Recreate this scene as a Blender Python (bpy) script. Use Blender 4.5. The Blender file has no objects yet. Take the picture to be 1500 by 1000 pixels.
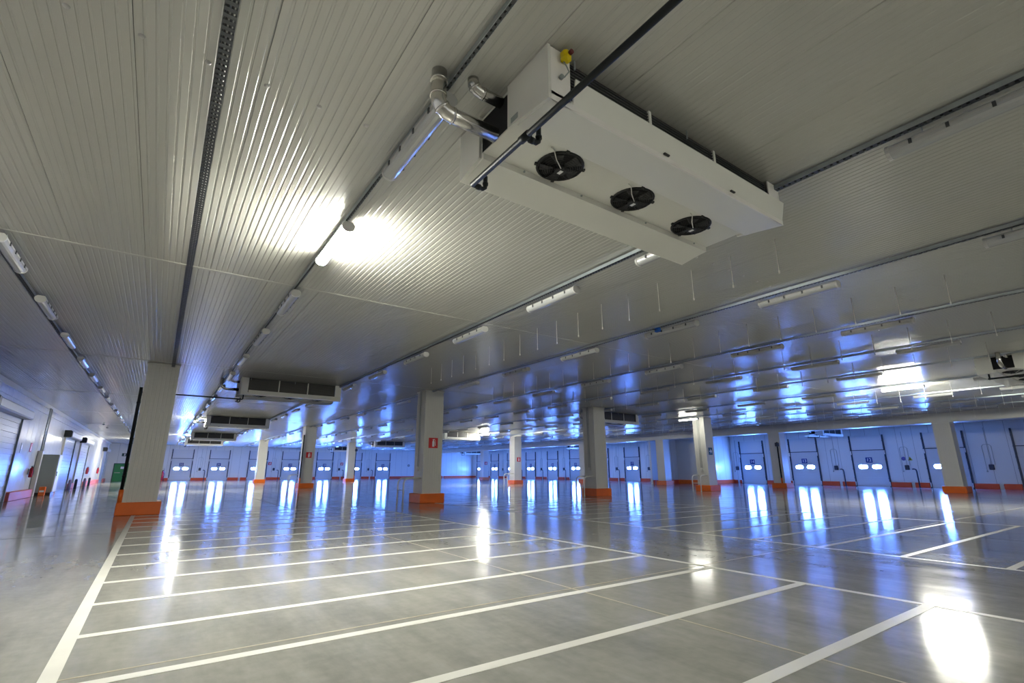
import bpy, bmesh, math, random
from mathutils import Vector, Matrix
random.seed(7)
PI = math.pi
scn = bpy.context.scene
COL = scn.collection

# ------------------------------------------------------------------ camera, world, exposure
CAM_H = 1.389
CE = 5.039                       # ceiling height
cam_data = bpy.data.cameras.new('camera')
cam_data.sensor_fit = 'HORIZONTAL'
cam_data.sensor_width = 36.0
cam_data.lens = 716.08 / 1500 * 36.0
cam_data.clip_end = 400
cam = bpy.data.objects.new('camera', cam_data)
COL.objects.link(cam)
YAW, PITCH, ROLL = math.radians(35.129), math.radians(14.788), math.radians(-0.041)
fw = Vector((math.sin(YAW) * math.cos(PITCH), math.cos(YAW) * math.cos(PITCH), math.sin(PITCH)))
rt = Vector((math.cos(YAW), -math.sin(YAW), 0))
up = rt.cross(fw)
r2 = rt * math.cos(ROLL) + up * math.sin(ROLL)
u2 = -rt * math.sin(ROLL) + up * math.cos(ROLL)
cam.matrix_world = Matrix(((r2.x, u2.x, -fw.x, 0), (r2.y, u2.y, -fw.y, 0), (r2.z, u2.z, -fw.z, CAM_H), (0, 0, 0, 1)))
scn.camera = cam
world = bpy.data.worlds.new('world')
scn.world = world
world.use_nodes = True
world.node_tree.nodes['Background'].inputs[0].default_value = (0.6, 0.75, 1.0, 1)
world.node_tree.nodes['Background'].inputs[1].default_value = 0.3
vs = scn.view_settings
vs.view_transform = 'Standard'
vs.look = 'None'
vs.gamma = 1.0
vs.use_curve_mapping = False
vs.exposure = 1.75
LAMP_STRENGTH = 200.0             # lit fluorescent diffusers
LAMP_COLOR = (1.0, 0.99, 0.875)
PANE_STRENGTH = 135.0             # daylight behind the dock-door panes
PANE_COLOR = (0.10, 0.26, 1.0)

# ------------------------------------------------------------------ materials
MATS = {}
def mat(name, col, rough=0.5, metal=0.0, spec=0.5, bump=None, vary=None, coat=0.0, emit=None):
    if name in MATS:
        return MATS[name]
    m = bpy.data.materials.new(name)
    m.use_nodes = True
    nt = m.node_tree
    b = nt.nodes['Principled BSDF']
    b.inputs['Base Color'].default_value = (*col, 1)
    b.inputs['Roughness'].default_value = rough
    b.inputs['Metallic'].default_value = metal
    b.inputs['Specular IOR Level'].default_value = spec
    b.inputs['Coat Weight'].default_value = coat
    b.inputs['Coat Roughness'].default_value = 0.08
    tc = nt.nodes.new('ShaderNodeTexCoord')
    if vary:                                    # (scale, amount)
        n = nt.nodes.new('ShaderNodeTexNoise')
        n.inputs['Scale'].default_value = vary[0]
        n.inputs['Detail'].default_value = 5
        nt.links.new(tc.outputs['Object'], n.inputs['Vector'])
        mx = nt.nodes.new('ShaderNodeMix')
        mx.data_type = 'RGBA'
        a = vary[1]
        mx.inputs[6].default_value = (*[c * (1 - a) for c in col], 1)
        mx.inputs[7].default_value = (*[min(1, c * (1 + a)) for c in col], 1)
        nt.links.new(n.outputs['Fac'], mx.inputs[0])
        nt.links.new(mx.outputs[2], b.inputs['Base Color'])
    if bump:                                    # (scale, strength, distance)
        n = nt.nodes.new('ShaderNodeTexNoise')
        n.inputs['Scale'].default_value = bump[0]
        n.inputs['Detail'].default_value = 3
        nt.links.new(tc.outputs['Object'], n.inputs['Vector'])
        bp = nt.nodes.new('ShaderNodeBump')
        bp.inputs['Strength'].default_value = bump[1]
        bp.inputs['Distance'].default_value = bump[2]
        nt.links.new(n.outputs['Fac'], bp.inputs['Height'])
        nt.links.new(bp.outputs['Normal'], b.inputs['Normal'])
    if emit:
        b.inputs['Emission Color'].default_value = (*emit[0], 1)
        b.inputs['Emission Strength'].default_value = emit[1]
    MATS[name] = m
    return m

def floor_material():
    m = bpy.data.materials.new('polished_concrete')
    m.use_nodes = True
    nt = m.node_tree
    b = nt.nodes['Principled BSDF']
    tc = nt.nodes.new('ShaderNodeTexCoord')
    def noise(scale, detail, sx=1.0, sy=1.0, rough=0.55):
        mp = nt.nodes.new('ShaderNodeMapping')
        mp.inputs['Scale'].default_value = (sx, sy, 1)
        nt.links.new(tc.outputs['Object'], mp.inputs['Vector'])
        n = nt.nodes.new('ShaderNodeTexNoise')
        n.inputs['Scale'].default_value = scale
        n.inputs['Detail'].default_value = detail
        n.inputs['Roughness'].default_value = rough
        nt.links.new(mp.outputs['Vector'], n.inputs['Vector'])
        return n
    big = noise(0.35, 4)
    streak = noise(1.0, 6, 2.2, 0.45, 0.65)
    fine = noise(9, 5)
    r1 = nt.nodes.new('ShaderNodeValToRGB')
    r1.color_ramp.elements[0].position = 0.36
    r1.color_ramp.elements[0].color = (0.225, 0.226, 0.210, 1)
    r1.color_ramp.elements[1].position = 0.63
    r1.color_ramp.elements[1].color = (0.40, 0.39, 0.36, 1)
    ad = nt.nodes.new('ShaderNodeMath'); ad.operation = 'MULTIPLY_ADD'
    ad.inputs[1].default_value = 0.5
    nt.links.new(streak.outputs['Fac'], ad.inputs[0])
    m2 = nt.nodes.new('ShaderNodeMath'); m2.operation = 'MULTIPLY_ADD'
    m2.inputs[1].default_value = 0.32
    nt.links.new(big.outputs['Fac'], m2.inputs[0])
    m3 = nt.nodes.new('ShaderNodeMath'); m3.operation = 'MULTIPLY'
    m3.inputs[1].default_value = 0.18
    nt.links.new(fine.outputs['Fac'], m3.inputs[0])
    nt.links.new(m3.outputs[0], m2.inputs[2])
    nt.links.new(m2.outputs[0], ad.inputs[2])
    nt.links.new(ad.outputs[0], r1.inputs['Fac'])
    nt.links.new(r1.outputs['Color'], b.inputs['Base Color'])
    mr = nt.nodes.new('ShaderNodeMapRange')
    mr.inputs['From Min'].default_value = 0.3
    mr.inputs['From Max'].default_value = 0.7
    mr.inputs['To Min'].default_value = 0.075
    mr.inputs['To Max'].default_value = 0.16
    nt.links.new(streak.outputs['Fac'], mr.inputs['Value'])
    nt.links.new(mr.outputs[0], b.inputs['Roughness'])
    b.inputs['Specular IOR Level'].default_value = 0.52
    wave = noise(1.6, 2, 1.0, 1.0)
    bp = nt.nodes.new('ShaderNodeBump')
    bp.inputs['Strength'].default_value = 0.06
    bp.inputs['Distance'].default_value = 0.03
    nt.links.new(wave.outputs['Fac'], bp.inputs['Height'])
    nt.links.new(bp.outputs['Normal'], b.inputs['Normal'])
    return m

def panel_wall_material(name, axis, col=(0.70, 0.71, 0.70), rough=0.30):
    """painted sandwich panel: fine vertical micro-ribs and a seam every 1.15 m (relief, with a darker colour in the seams)"""
    m = bpy.data.materials.new(name)
    m.use_nodes = True
    nt = m.node_tree
    b = nt.nodes['Principled BSDF']
    b.inputs['Base Color'].default_value = (*col, 1)
    b.inputs['Roughness'].default_value = rough
    tc = nt.nodes.new('ShaderNodeTexCoord')
    sep = nt.nodes.new('ShaderNodeSeparateXYZ')
    nt.links.new(tc.outputs['Object'], sep.inputs[0])
    def M(op, a, bb):
        n = nt.nodes.new('ShaderNodeMath'); n.operation = op
        for i, v in enumerate((a, bb)):
            if v is None: continue
            if isinstance(v, (int, float)): n.inputs[i].default_value = v
            else: nt.links.new(v, n.inputs[i])
        return n.outputs[0]
    c = sep.outputs[axis]
    rib = M('SINE', M('MULTIPLY', c, 2 * PI / 0.115), None)
    seam = M('LESS_THAN', M('PINGPONG', c, 0.575), 0.012)
    h = M('SUBTRACT', M('MULTIPLY', rib, 0.1), seam)
    bp = nt.nodes.new('ShaderNodeBump')
    bp.inputs['Strength'].default_value = 0.35
    bp.inputs['Distance'].default_value = 0.01
    nt.links.new(h, bp.inputs['Height'])
    nt.links.new(bp.outputs['Normal'], b.inputs['Normal'])
    mx = nt.nodes.new('ShaderNodeMix'); mx.data_type = 'RGBA'
    mx.inputs[6].default_value = (*col, 1)
    mx.inputs[7].default_value = (*[v * 0.45 for v in col], 1)
    nt.links.new(seam, mx.inputs[0])
    nt.links.new(mx.outputs[2], b.inputs['Base Color'])
    return m

M_FLOOR = floor_material()
M_CEIL = mat('ceiling_sheet', (0.52, 0.52, 0.475), 0.24, 0, 0.85, vary=(0.25, 0.06))
M_SLAB = mat('ceiling_core', (0.22, 0.22, 0.2), 0.6)
M_WALLX = panel_wall_material('wall_panels_along_x', 0)
M_WALLY = panel_wall_material('wall_panels_along_y', 1)
M_WPANEL = mat('wall_panel_paint', (0.66, 0.67, 0.68), 0.22, 0, 0.6)
M_COL = mat('column_cladding', (0.64, 0.63, 0.58), 0.32, 0, 0.5, vary=(1.5, 0.04))
M_TRIM = mat('pale_trim', (0.66, 0.65, 0.60), 0.35)
M_ORANGE = mat('orange_plinth_paint', (0.80, 0.150, 0.010), 0.38, vary=(3, 0.12))
M_KERB = mat('red_orange_kerb_paint', (0.72, 0.085, 0.02), 0.42, vary=(2, 0.12))
M_PINK = mat('pink_red_kerb_paint', (0.72, 0.16, 0.12), 0.42, vary=(2, 0.1))
M_WHITEPAINT = mat('line_paint', (0.72, 0.71, 0.66), 0.38, vary=(2.5, 0.12))
M_JOINT = mat('joint_sealant', (0.40, 0.36, 0.27), 0.55, vary=(6, 0.25))
M_DJOINT = mat('dark_joint', (0.10, 0.10, 0.10), 0.6)
M_UNIT = mat('enamelled_white_metal', (0.76, 0.76, 0.70), 0.34, 0, 0.5, vary=(2, 0.03))
M_UNITW = mat('bright_white_metal', (0.84, 0.82, 0.78), 0.30)
M_BLACK = mat('black_plastic', (0.012, 0.013, 0.014), 0.35)
M_PIPE = mat('black_drain_pipe', (0.010, 0.013, 0.013), 0.5, 0, 0.25)
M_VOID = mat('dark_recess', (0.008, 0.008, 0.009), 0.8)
M_COIL = mat('coil_fins', (0.07, 0.065, 0.06), 0.45, 0.6)
M_STEEL = mat('aluminium_jacket', (0.72, 0.70, 0.66), 0.22, 1.0, bump=(14, 0.15, 0.01))
M_GALV = mat('galvanised_steel', (0.42, 0.46, 0.48), 0.38, 0.85, vary=(9, 0.15))
M_DARKGALV = mat('dark_and_shaded_steel', (0.10, 0.105, 0.11), 0.5, 0.7)  # tray shade put into the steel's colour; dark clips and grille bars share it
M_LIGHTBODY = mat('light_housing', (0.52, 0.52, 0.50), 0.4)
M_DIFF = mat('acrylic_diffuser', (0.46, 0.47, 0.47), 0.16, 0, 0.5, coat=0.3)
M_LIT = mat('lit_diffuser', (0.9, 0.9, 0.85), 0.3, emit=(LAMP_COLOR, LAMP_STRENGTH))
M_LITDIM = mat('weak_lit_diffuser', (0.9, 0.9, 0.85), 0.3, emit=(LAMP_COLOR, LAMP_STRENGTH * 0.08))
M_PANE = mat('daylit_pane', (0.8, 0.85, 0.9), 0.2, emit=(PANE_COLOR, PANE_STRENGTH))
M_DOOR = mat('dock_door_leaf', (0.56, 0.58, 0.60), 0.34, 0, 0.5)
M_DOORUP = mat('dock_door_upper', (0.62, 0.635, 0.65), 0.3)
M_RAIL = mat('dark_blue_guide_rail', (0.045, 0.06, 0.09), 0.4, 0.3)
M_SIGNBLUE = mat('blue_sign', (0.008, 0.03, 0.20), 0.45)
M_WHITE = mat('white_print', (0.85, 0.85, 0.85), 0.4)
M_RED = mat('red_sign', (0.62, 0.028, 0.03), 0.4)
M_EXT = mat('extinguisher_red', (0.45, 0.01, 0.03), 0.25)
M_GREEN = mat('emergency_green', (0.003, 0.22, 0.06), 0.4)
M_DKGREEN = mat('exit_sign_green', (0.004, 0.05, 0.045), 0.4)
M_YELLOW = mat('isolator_yellow', (0.80, 0.62, 0.0), 0.35)
M_TUBE = mat('bright_tube', (0.80, 0.80, 0.78), 0.25, 0.1)
M_GREY = mat('cabinet_grey', (0.32, 0.36, 0.35), 0.4)
M_DGREY = mat('box_dark', (0.03, 0.04, 0.07), 0.4)
M_BLUE = mat('blue_clip', (0.01, 0.10, 0.5), 0.4)
M_ROD = mat('zinc_rod', (0.80, 0.79, 0.72), 0.3, 0.4)

# ------------------------------------------------------------------ mesh helpers
class MB:
    def __init__(self):
        self.v = []; self.f = []; self.sm = set()
    def box(self, x0, x1, y0, y1, z0, z1):
        n = len(self.v)
        self.v += [(x, y, z) for z in (z0, z1) for y in (y0, y1) for x in (x0, x1)]
        self.f += [tuple(n + i for i in q) for q in ((0, 2, 3, 1), (4, 5, 7, 6), (0, 1, 5, 4), (2, 6, 7, 3), (0, 4, 6, 2), (1, 3, 7, 5))]
        return self
    def cbox(self, x0, x1, y0, y1, z0, z1, c=0.01):
        """box with chamfered vertical and horizontal edges (extruded octagon, capped inset)"""
        n = len(self.v)
        def ring(z, i):
            return [(x0 + i + c, y0 + i, z), (x1 - i - c, y0 + i, z), (x1 - i, y0 + i + c, z), (x1 - i, y1 - i - c, z),
                    (x1 - i - c, y1 - i, z), (x0 + i + c, y1 - i, z), (x0 + i, y1 - i - c, z), (x0 + i, y0 + i + c, z)]
        for z, i in ((z0, c), (z0 + c, 0), (z1 - c, 0), (z1, c)):
            self.v += ring(z, i)
        for k in range(3):
            for j in range(8):
                a, b = n + k * 8 + j, n + k * 8 + (j + 1) % 8
                self.f.append((a, b, b + 8, a + 8))
        self.f.append(tuple(n + 7 - j for j in range(8)))
        self.f.append(tuple(n + 24 + j for j in range(8)))
        return self
    def tube(self, pts, r, seg=10, cap=True):
        pts = [Vector(p) for p in pts]
        n = len(self.v)
        prev = None
        N = len(pts)
        for i, p in enumerate(pts):
            d = (pts[min(i + 1, N - 1)] - pts[max(i - 1, 0)]).normalized()
            if prev is None:
                a = Vector((0, 0, 1)) if abs(d.z) < 0.9 else Vector((1, 0, 0))
                u = a.cross(d).normalized()
            else:
                u = (prev - d * prev.dot(d)).normalized()
            prev = u
            w = d.cross(u)
            rr = r[i] if isinstance(r, (list, tuple)) else r
            for k in range(seg):
                t = 2 * PI * k / seg
                q = p + (u * math.cos(t) + w * math.sin(t)) * rr
                self.v.append(tuple(q))
        for i in range(N - 1):
            for k in range(seg):
                a = n + i * seg + k; b = n + i * seg + (k + 1) % seg
                self.sm.add(len(self.f))
                self.f.append((a, b, b + seg, a + seg))
        if cap:
            self.f.append(tuple(n + seg - 1 - k for k in range(seg)))
            self.f.append(tuple(n + (N - 1) * seg + k for k in range(seg)))
        return self
    def prism(self, prof, axis, a, b):
        """extrude a closed 2D profile along an axis: axis 'x' -> prof (y,z); 'y' -> prof (x,z); 'z' -> prof (x,y)"""
        n = len(self.v); k = len(prof)
        for t in (a, b):
            for (p, q) in prof:
                self.v.append((t, p, q) if axis == 'x' else (p, t, q) if axis == 'y' else (p, q, t))
        for i in range(k):
            j = (i + 1) % k
            self.f.append((n + i, n + j, n + k + j, n + k + i))
        self.f.append(tuple(n + k - 1 - i for i in range(k)))
        self.f.append(tuple(n + k + i for i in range(k)))
        return self
    def dome(self, c, r, rings=3, seg=10, flip=-1):
        n = len(self.v)
        for i in range(rings):
            t = i / rings * PI / 2
            for k in range(seg):
                a = 2 * PI * k / seg
                self.v.append((c[0] + r * math.cos(t) * math.cos(a), c[1] + r * math.cos(t) * math.sin(a), c[2] + flip * r * 0.8 * math.sin(t)))
        self.v.append((c[0], c[1], c[2] + flip * r * 0.8))
        for i in range(rings - 1):
            for k in range(seg):
                a = n + i * seg + k; b = n + i * seg + (k + 1) % seg
                self.sm.add(len(self.f)); self.f.append((a, b, b + seg, a + seg))
        for k in range(seg):
            self.f.append((n + (rings - 1) * seg + k, n + (rings - 1) * seg + (k + 1) % seg, n + rings * seg))
        return self
    def mesh(self, name, m):
        me = bpy.data.meshes.new(name)
        me.from_pydata(self.v, [], self.f)
        if self.sm:
            for i in self.sm: me.polygons[i].use_smooth = True
        bm = bmesh.new(); bm.from_mesh(me)
        bmesh.ops.recalc_face_normals(bm, faces=bm.faces)
        bm.to_mesh(me); bm.free()
        me.materials.append(m)
        return me
    def build(self, name, m, parent=None, loc=None, rz=0.0):
        return link(name, self.mesh(name, m), parent, loc, rz)

def link(name, me, parent=None, loc=None, rz=0.0):
    o = bpy.data.objects.new(name, me)
    COL.objects.link(o)
    if parent is not None: o.parent = parent
    if loc is not None: o.location = loc
    if rz: o.rotation_euler = (0, 0, rz)
    return o
def tag(o, label=None, cat=None, group=None, kind=None):
    if label: o['label'] = label
    if cat: o['category'] = cat
    if group: o['group'] = group
    if kind: o['kind'] = kind
    return o
def thing(name, label, cat, loc=(0, 0, 0), rz=0.0, group=None):
    o = link(name, None, None, loc, rz)
    return tag(o, label, cat, group)
def kids(o):
    return [c for c in bpy.data.objects if c.parent == o]
def dup(o, loc=None, rz=None, label=None, parent=None, children=None):
    c = o.copy(); COL.objects.link(c)
    if parent is not None: c.parent = parent
    if loc is not None: c.location = loc
    if rz is not None: c.rotation_euler = (0, 0, rz)
    if label: c['label'] = label
    for ch in (children[o] if children and o in children else kids(o)):
        dup(ch, parent=c, children=children)
    return c
def arc(c, r, a0, a1, n, plane):
    """points of an arc in plane 'xz','yz','xy'"""
    out = []
    for i in range(n + 1):
        t = a0 + (a1 - a0) * i / n
        p, q = r * math.cos(t), r * math.sin(t)
        out.append((c[0] + p, c[1], c[2] + q) if plane == 'xz' else (c[0], c[1] + p, c[2] + q) if plane == 'yz' else (c[0] + p, c[1] + q, c[2]))
    return out
def text_mesh(name, s, size, m, depth=0.004):
    cu = bpy.data.curves.new(name, 'FONT')
    cu.body = s; cu.size = size; cu.align_x = 'CENTER'; cu.align_y = 'CENTER'; cu.extrude = depth
    cu.resolution_u = 2
    o = bpy.data.objects.new(name, cu)
    COL.objects.link(o)
    dg = bpy.context.evaluated_depsgraph_get()
    me = bpy.data.meshes.new_from_object(o.evaluated_get(dg))
    bpy.data.objects.remove(o)
    me.materials.clear(); me.materials.append(m)
    return me

# ------------------------------------------------------------------ the shell
X0, X1, Y0, Y1 = -5.7, 52.0, -14.0, 87.7
floor = MB().box(X0 - 0.3, X1 + 0.3, Y0 - 0.3, Y1 + 0.3, -0.2, 0).build('floor', M_FLOOR)
tag(floor, 'polished grey concrete floor with white bay lines', None, None, 'structure')
LY0, LP = 4.734, 1.296                       # first cross line, pitch
def painted(x0, x1, y0, y1):
    MB().box(x0, x1, y0, y1, 0.0005, 0.003).build('painted_line', M_WHITEPAINT, floor)
painted(-0.455, -0.345, -6, 20.6)
painted(6.90, 6.99, -6, 20.6)
painted(10.28, 10.37, -6, 20.6)
painted(18.3, 18.39, -6, 20.6)
for k in range(-6, 13):
    y = LY0 + LP * k
    painted(-0.345, 6.90, y - 0.055, y + 0.055)
    painted(10.37, 18.3, y - 0.05, y + 0.05)
for x in (4.35, 14.6, 25.0, 35.3, 45.6):
    MB().box(x - 0.012, x + 0.012, Y0, Y1, 0.0003, 0.0016).build('floor_joint', M_JOINT if x < 5 else M_DJOINT, floor)
for y in (-5.4, 4.92, 15.2, 22.5, 35.8, 46.0, 56.4, 66.7, 77.0):
    MB().box(X0, X1, y - 0.012, y + 0.012, 0.0003, 0.0015).build('floor_joint', M_JOINT if y < 6 else M_DJOINT, floor)

ceiling = MB().box(X0 - 0.3, X1 + 0.3, Y0 - 0.3, Y1 + 0.3, CE + 0.03, CE + 0.25).build('ceiling', M_SLAB)
tag(ceiling, 'ribbed pale metal panel ceiling', None, None, 'structure')
PW, PL = 0.99, 10.25                          # ceiling panel module
def panel_profile(w, n=11):
    pts = [(0.003, 0.028), (0.003, 0.0)]
    p = (w - 0.006) / n
    for i in range(n):
        a = 0.003 + i * p
        if i: pts.append((a, 0.0))
        pts += [(a + p * 0.66, 0.0), (a + p * 0.74, 0.005), (a + p * 0.90, 0.005), (a + p * 0.98, 0.0)]
    pts += [(w - 0.003, 0.0), (w - 0.003, 0.028)]
    return pts
def panel_strip(mb, x, y, w, l):
    pr = panel_profile(w)
    n = len(mb.v)
    for t in (y + 0.004, y + l - 0.004):
        mb.v += [(x + p, t, CE + q) for p, q in pr]
    k = len(pr)
    for i in range(k - 1):
        mb.f.append((n + i, n + i + 1, n + k + i + 1, n + k + i))
pm = MB(); panel_strip(pm, 0, 0, PW, PL)
me_panel = bpy.data.meshes.new('ceiling_panel')
me_panel.from_pydata([(a, b, c - CE) for a, b, c in pm.v], [], pm.f)
me_panel.materials.append(M_CEIL)
far = MB()
xs0 = -5.7 - 0.0
NPX = int((X1 - X0) / PW) + 1
for j in range(-2, 9):
    y = j * PL
    for i in range(NPX):
        x = -0.71 + PW * (i - 6) + (-0.0)
        near = (0 <= j <= 2 and x < 42.5) or (j == 3 and x < 30) or (j == 4 and x < 20)
        if near:
            link('ceiling_panel', me_panel, ceiling, (x, y, CE))
        else:
            panel_strip(far, x, y, PW, PL)
me_far = bpy.data.meshes.new('ceiling_panel_field')
me_far.from_pydata(far.v, [], far.f)
me_far.materials.append(M_CEIL)
o = link('ceiling_panel_field', me_far, ceiling); o['kind'] = 'stuff'
for j in range(-1, 9):                        # joint cover strips across the panels
    y = j * PL
    MB().prism([(y - 0.05, CE + 0.004), (y - 0.035, CE - 0.008), (y + 0.035, CE - 0.008), (y + 0.05, CE + 0.004)], 'x', X0, X1).build('joint_strip', M_CEIL, ceiling)

def struct(name, mb, m, label):
    return tag(mb.build(name, m), label, None, None, 'structure')
wall_left = struct('wall_left', MB().box(X0 - 0.25, X0, Y0, Y1, 0, CE + 0.03), M_WALLY, 'white panel wall with roller shutters and pink kerb')
wall_back = struct('wall_back', MB().box(X0, X1, Y1, Y1 + 0.25, 0, CE + 0.03), M_WALLX, 'white panel wall with dock doors and a green exit door')
wall_right = struct('wall_right', MB().box(X1, X1 + 0.25, Y0, Y1, 0, CE + 0.03), M_WALLY, 'long white panel wall of dock doors behind the beam')
wall_front = struct('wall_front', MB().box(X0, X1, Y0 - 0.25, Y0, 0, CE + 0.03), M_WALLX, 'white panel wall closing the hall')
# partition with a jog between the beam and the dock wall
wp = struct('wall_partition', MB().box(42.6, 47.1, 35.0, 35.2, 0, CE + 0.03), M_WALLX, 'short white partition wall behind the beam column')
struct('wall_jog', MB().box(46.9, 47.1, 31.8, 35.0, 0, CE + 0.03), M_COL, 'narrow pale return of the partition wall')
struct('wall_partition_near', MB().box(47.1, X1, 31.6, 31.8, 0, CE + 0.03), M_WALLX, 'blue lit partition wall beside a dock door')
# left wall: single panels where they can be told apart, cove trim under the ceiling
ypan = 20.0
wpm = MB().cbox(0, 0.03, 0.006, 1.144, 0.0, CE - 0.5, 0.006).mesh('wall_panel', M_WPANEL)
wpu = MB().cbox(0, 0.03, 0.006, 1.144, CE - 0.49, CE, 0.006).mesh('wall_panel', M_WPANEL)
k = 0
while ypan < 84:
    link('wall_panel', wpm, wall_left, (X0, ypan, 0)); link('wall_panel', wpu, wall_left, (X0, ypan, 0))
    ypan += 1.15
tr1 = MB().prism([(X0 + 0.02, CE - 0.14), (X0 + 0.06, CE - 0.14), (X0 + 0.18, CE), (X0 + 0.02, CE)], 'y', 12, Y1).build('trim_1', M_TRIM)
tag(tr1, 'pale cove trim under the ceiling along the shutter wall', None, None, 'structure')
# beam on the x = 42 column line
beam = struct('ceiling_beam', MB().cbox(41.6, 42.5, Y0, Y1 - 0.02, 4.42, CE + 0.02, 0.02), M_COL, 'pale clad drop beam running along the far column line')
MB().box(41.58, 41.6, Y0, Y1, 4.86, 4.9).build('beam_seam', M_TRIM, beam)

# ------------------------------------------------------------------ dock doors
ONES = ['', 'one', 'two', 'three', 'four', 'five', 'six', 'seven', 'eight', 'nine', 'ten', 'eleven', 'twelve', 'thirteen', 'fourteen', 'fifteen', 'sixteen', 'seventeen', 'eighteen', 'nineteen']
def W(n): return ONES[n] if n < 20 else {2: 'twenty', 3: 'thirty'}[n // 10] + (' ' + ONES[n % 10] if n % 10 else '')
ZT, ZT2 = 3.13, 4.40
def stadium(cx, cz, w, h, n=6):
    r = h / 2
    pts = []
    for i in range(n + 1):
        t = -PI / 2 + PI * i / n
        pts.append((cx + w / 2 - r + r * math.cos(t), cz + r * math.sin(t)))
    for i in range(n + 1):
        t = PI / 2 + PI * i / n
        pts.append((cx - w / 2 + r + r * math.cos(t), cz + r * math.sin(t)))
    return pts
DW = 2.6
def dock_door_meshes():
    d = {}
    m = MB()
    n = 4; hgt = ZT / n
    for i in range(n):
        m.cbox(-DW / 2 + 0.06, DW / 2 - 0.06, -0.07, 0.0, i * hgt + 0.004, (i + 1) * hgt - 0.004, 0.008)
    d['door_leaf'] = m.mesh('door_leaf', M_DOOR)
    d['upper_panel'] = MB().cbox(-DW / 2 + 0.06, DW / 2 - 0.06, -0.05, 0.0, ZT + 0.04, ZT2, 0.01).mesh('upper_panel', M_DOORUP)
    d['header_seal'] = MB().cbox(-DW / 2 + 0.05, DW / 2 - 0.05, -0.09, 0.0, ZT - 0.02, ZT + 0.04, 0.008).mesh('header_seal', M_RAIL)
    g = MB().cbox(-0.055, 0.055, -0.13, 0.0, 0.0, ZT2 + 0.05, 0.01)
    for z in (0.7, 1.5, 2.3, 3.1, 3.9):
        g.box(-0.07, 0.07, -0.15, -0.1, z, z + 0.06)
    d['guide_rail'] = g.mesh('guide_rail', M_RAIL)
    d['bumper'] = MB().cbox(-0.028, 0.028, -0.19, -0.13, 0.0, 0.34, 0.008).mesh('bumper', M_WHITE)
    d['pane'] = MB().prism(stadium(0, 0, 0.70, 0.33), 'y', -0.085, -0.075).mesh('pane', M_PANE)
    fr = MB()
    o_, i_ = stadium(0, 0, 0.80, 0.43), stadium(0, 0, 0.70, 0.33)
    k = len(o_); nb = len(fr.v)
    for y in (-0.07, -0.1):
        fr.v += [(a, y, b) for a, b in o_] + [(a, y, b) for a, b in i_]
    for i in range(k):
        j = (i + 1) % k
        fr.f += [(nb + 2 * k + i, nb + 2 * k + j, nb + 3 * k + j, nb + 3 * k + i), (nb + i, nb + j, nb + 2 * k + j, nb + 2 * k + i), (nb + k + i, nb + 3 * k + i, nb + 3 * k + j, nb + k + j)]
    d['window_frame'] = fr.mesh('window_frame', M_DOORUP)
    d['number_plate'] = MB().cbox(-0.26, 0.26, -0.085, -0.07, -0.23, 0.23, 0.005).mesh('number_plate', M_SIGNBLUE)
    return d
DD = dock_door_meshes()
DOOR_N = [0]
def dock_door(loc, rz, number, label):
    DOOR_N[0] += 1
    d = link('door_%d' % DOOR_N[0], None, None, loc, rz)
    tag(d, label, None, None, 'structure')
    lf = link('door_leaf', DD['door_leaf'], d)
    for s in (-1, 1):
        w = link('window_frame', DD['window_frame'], lf, (0.53 * s, 0, 1.70))
        link('window_pane', DD['pane'], lf, (0.53 * s, 0, 1.70))
    pl = link('number_plate', DD['number_plate'], lf, (0, 0, 2.28))
    if number:
        t = link('number', text_mesh('number', str(number), 0.40, M_WHITE), lf, (0, -0.089, 2.28))
        t.rotation_euler = (PI / 2, 0, 0)
    link('upper_panel', DD['upper_panel'], d)
    link('header_seal', DD['header_seal'], d)
    for s in (-1, 1):
        link('guide_rail', DD['guide_rail'], d, (s * DW / 2, 0, 0))
        link('bumper', DD['bumper'], d, (s * DW / 2, 0, 0.08))
        link('bumper', DD['bumper'], d, (s * DW / 2, 0, 2.75))
    return d
sx = 87.7 / 86.0
back_doors = [(1.53 + 4.18) / 2, (6.24 + 8.87) / 2, 12.85, (16.27 + 18.99) / 2, (21.76 + 24.29) / 2, 28.0, (31.8 + 34.6) / 2]
bnum = [32, 31, 30, 29, 28, 27, 26]
for x, n in zip(back_doors, bnum):
    dock_door((x, Y1, 0), 0, n, 'grey dock door with two lit oval panes and blue plate %s' % W(n))
right_doors = [84.6, 79.5, 74.0, 68.3, 62.5, 57.05, 51.5, 45.9, 40.4, 29.2, 23.9, 18.4, 13.0]
rnum = [24, 23, 22, 21, 20, 19, 18, 17, 16, 14, 13, 12, 11]
for y, n in zip(right_doors, rnum):
    dock_door((X1, y, 0), -PI / 2, n, 'grey dock door with two lit oval panes and blue plate %s' % W(n))
# unlit closed bay at the near end of the dock wall (no panes)
DOOR_N[0] += 1
dd = tag(link('door_%d' % DOOR_N[0], None, None, (X1, 7.6, 0), -PI / 2), 'dark dock door without panes at the end of the wall', None, None, 'structure')
link('door_leaf', DD['door_leaf'], dd); link('upper_panel', DD['upper_panel'], dd); link('header_seal', DD['header_seal'], dd)
for s in (-1, 1): link('guide_rail', DD['guide_rail'], dd, (s * DW / 2, 0, 0))

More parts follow.
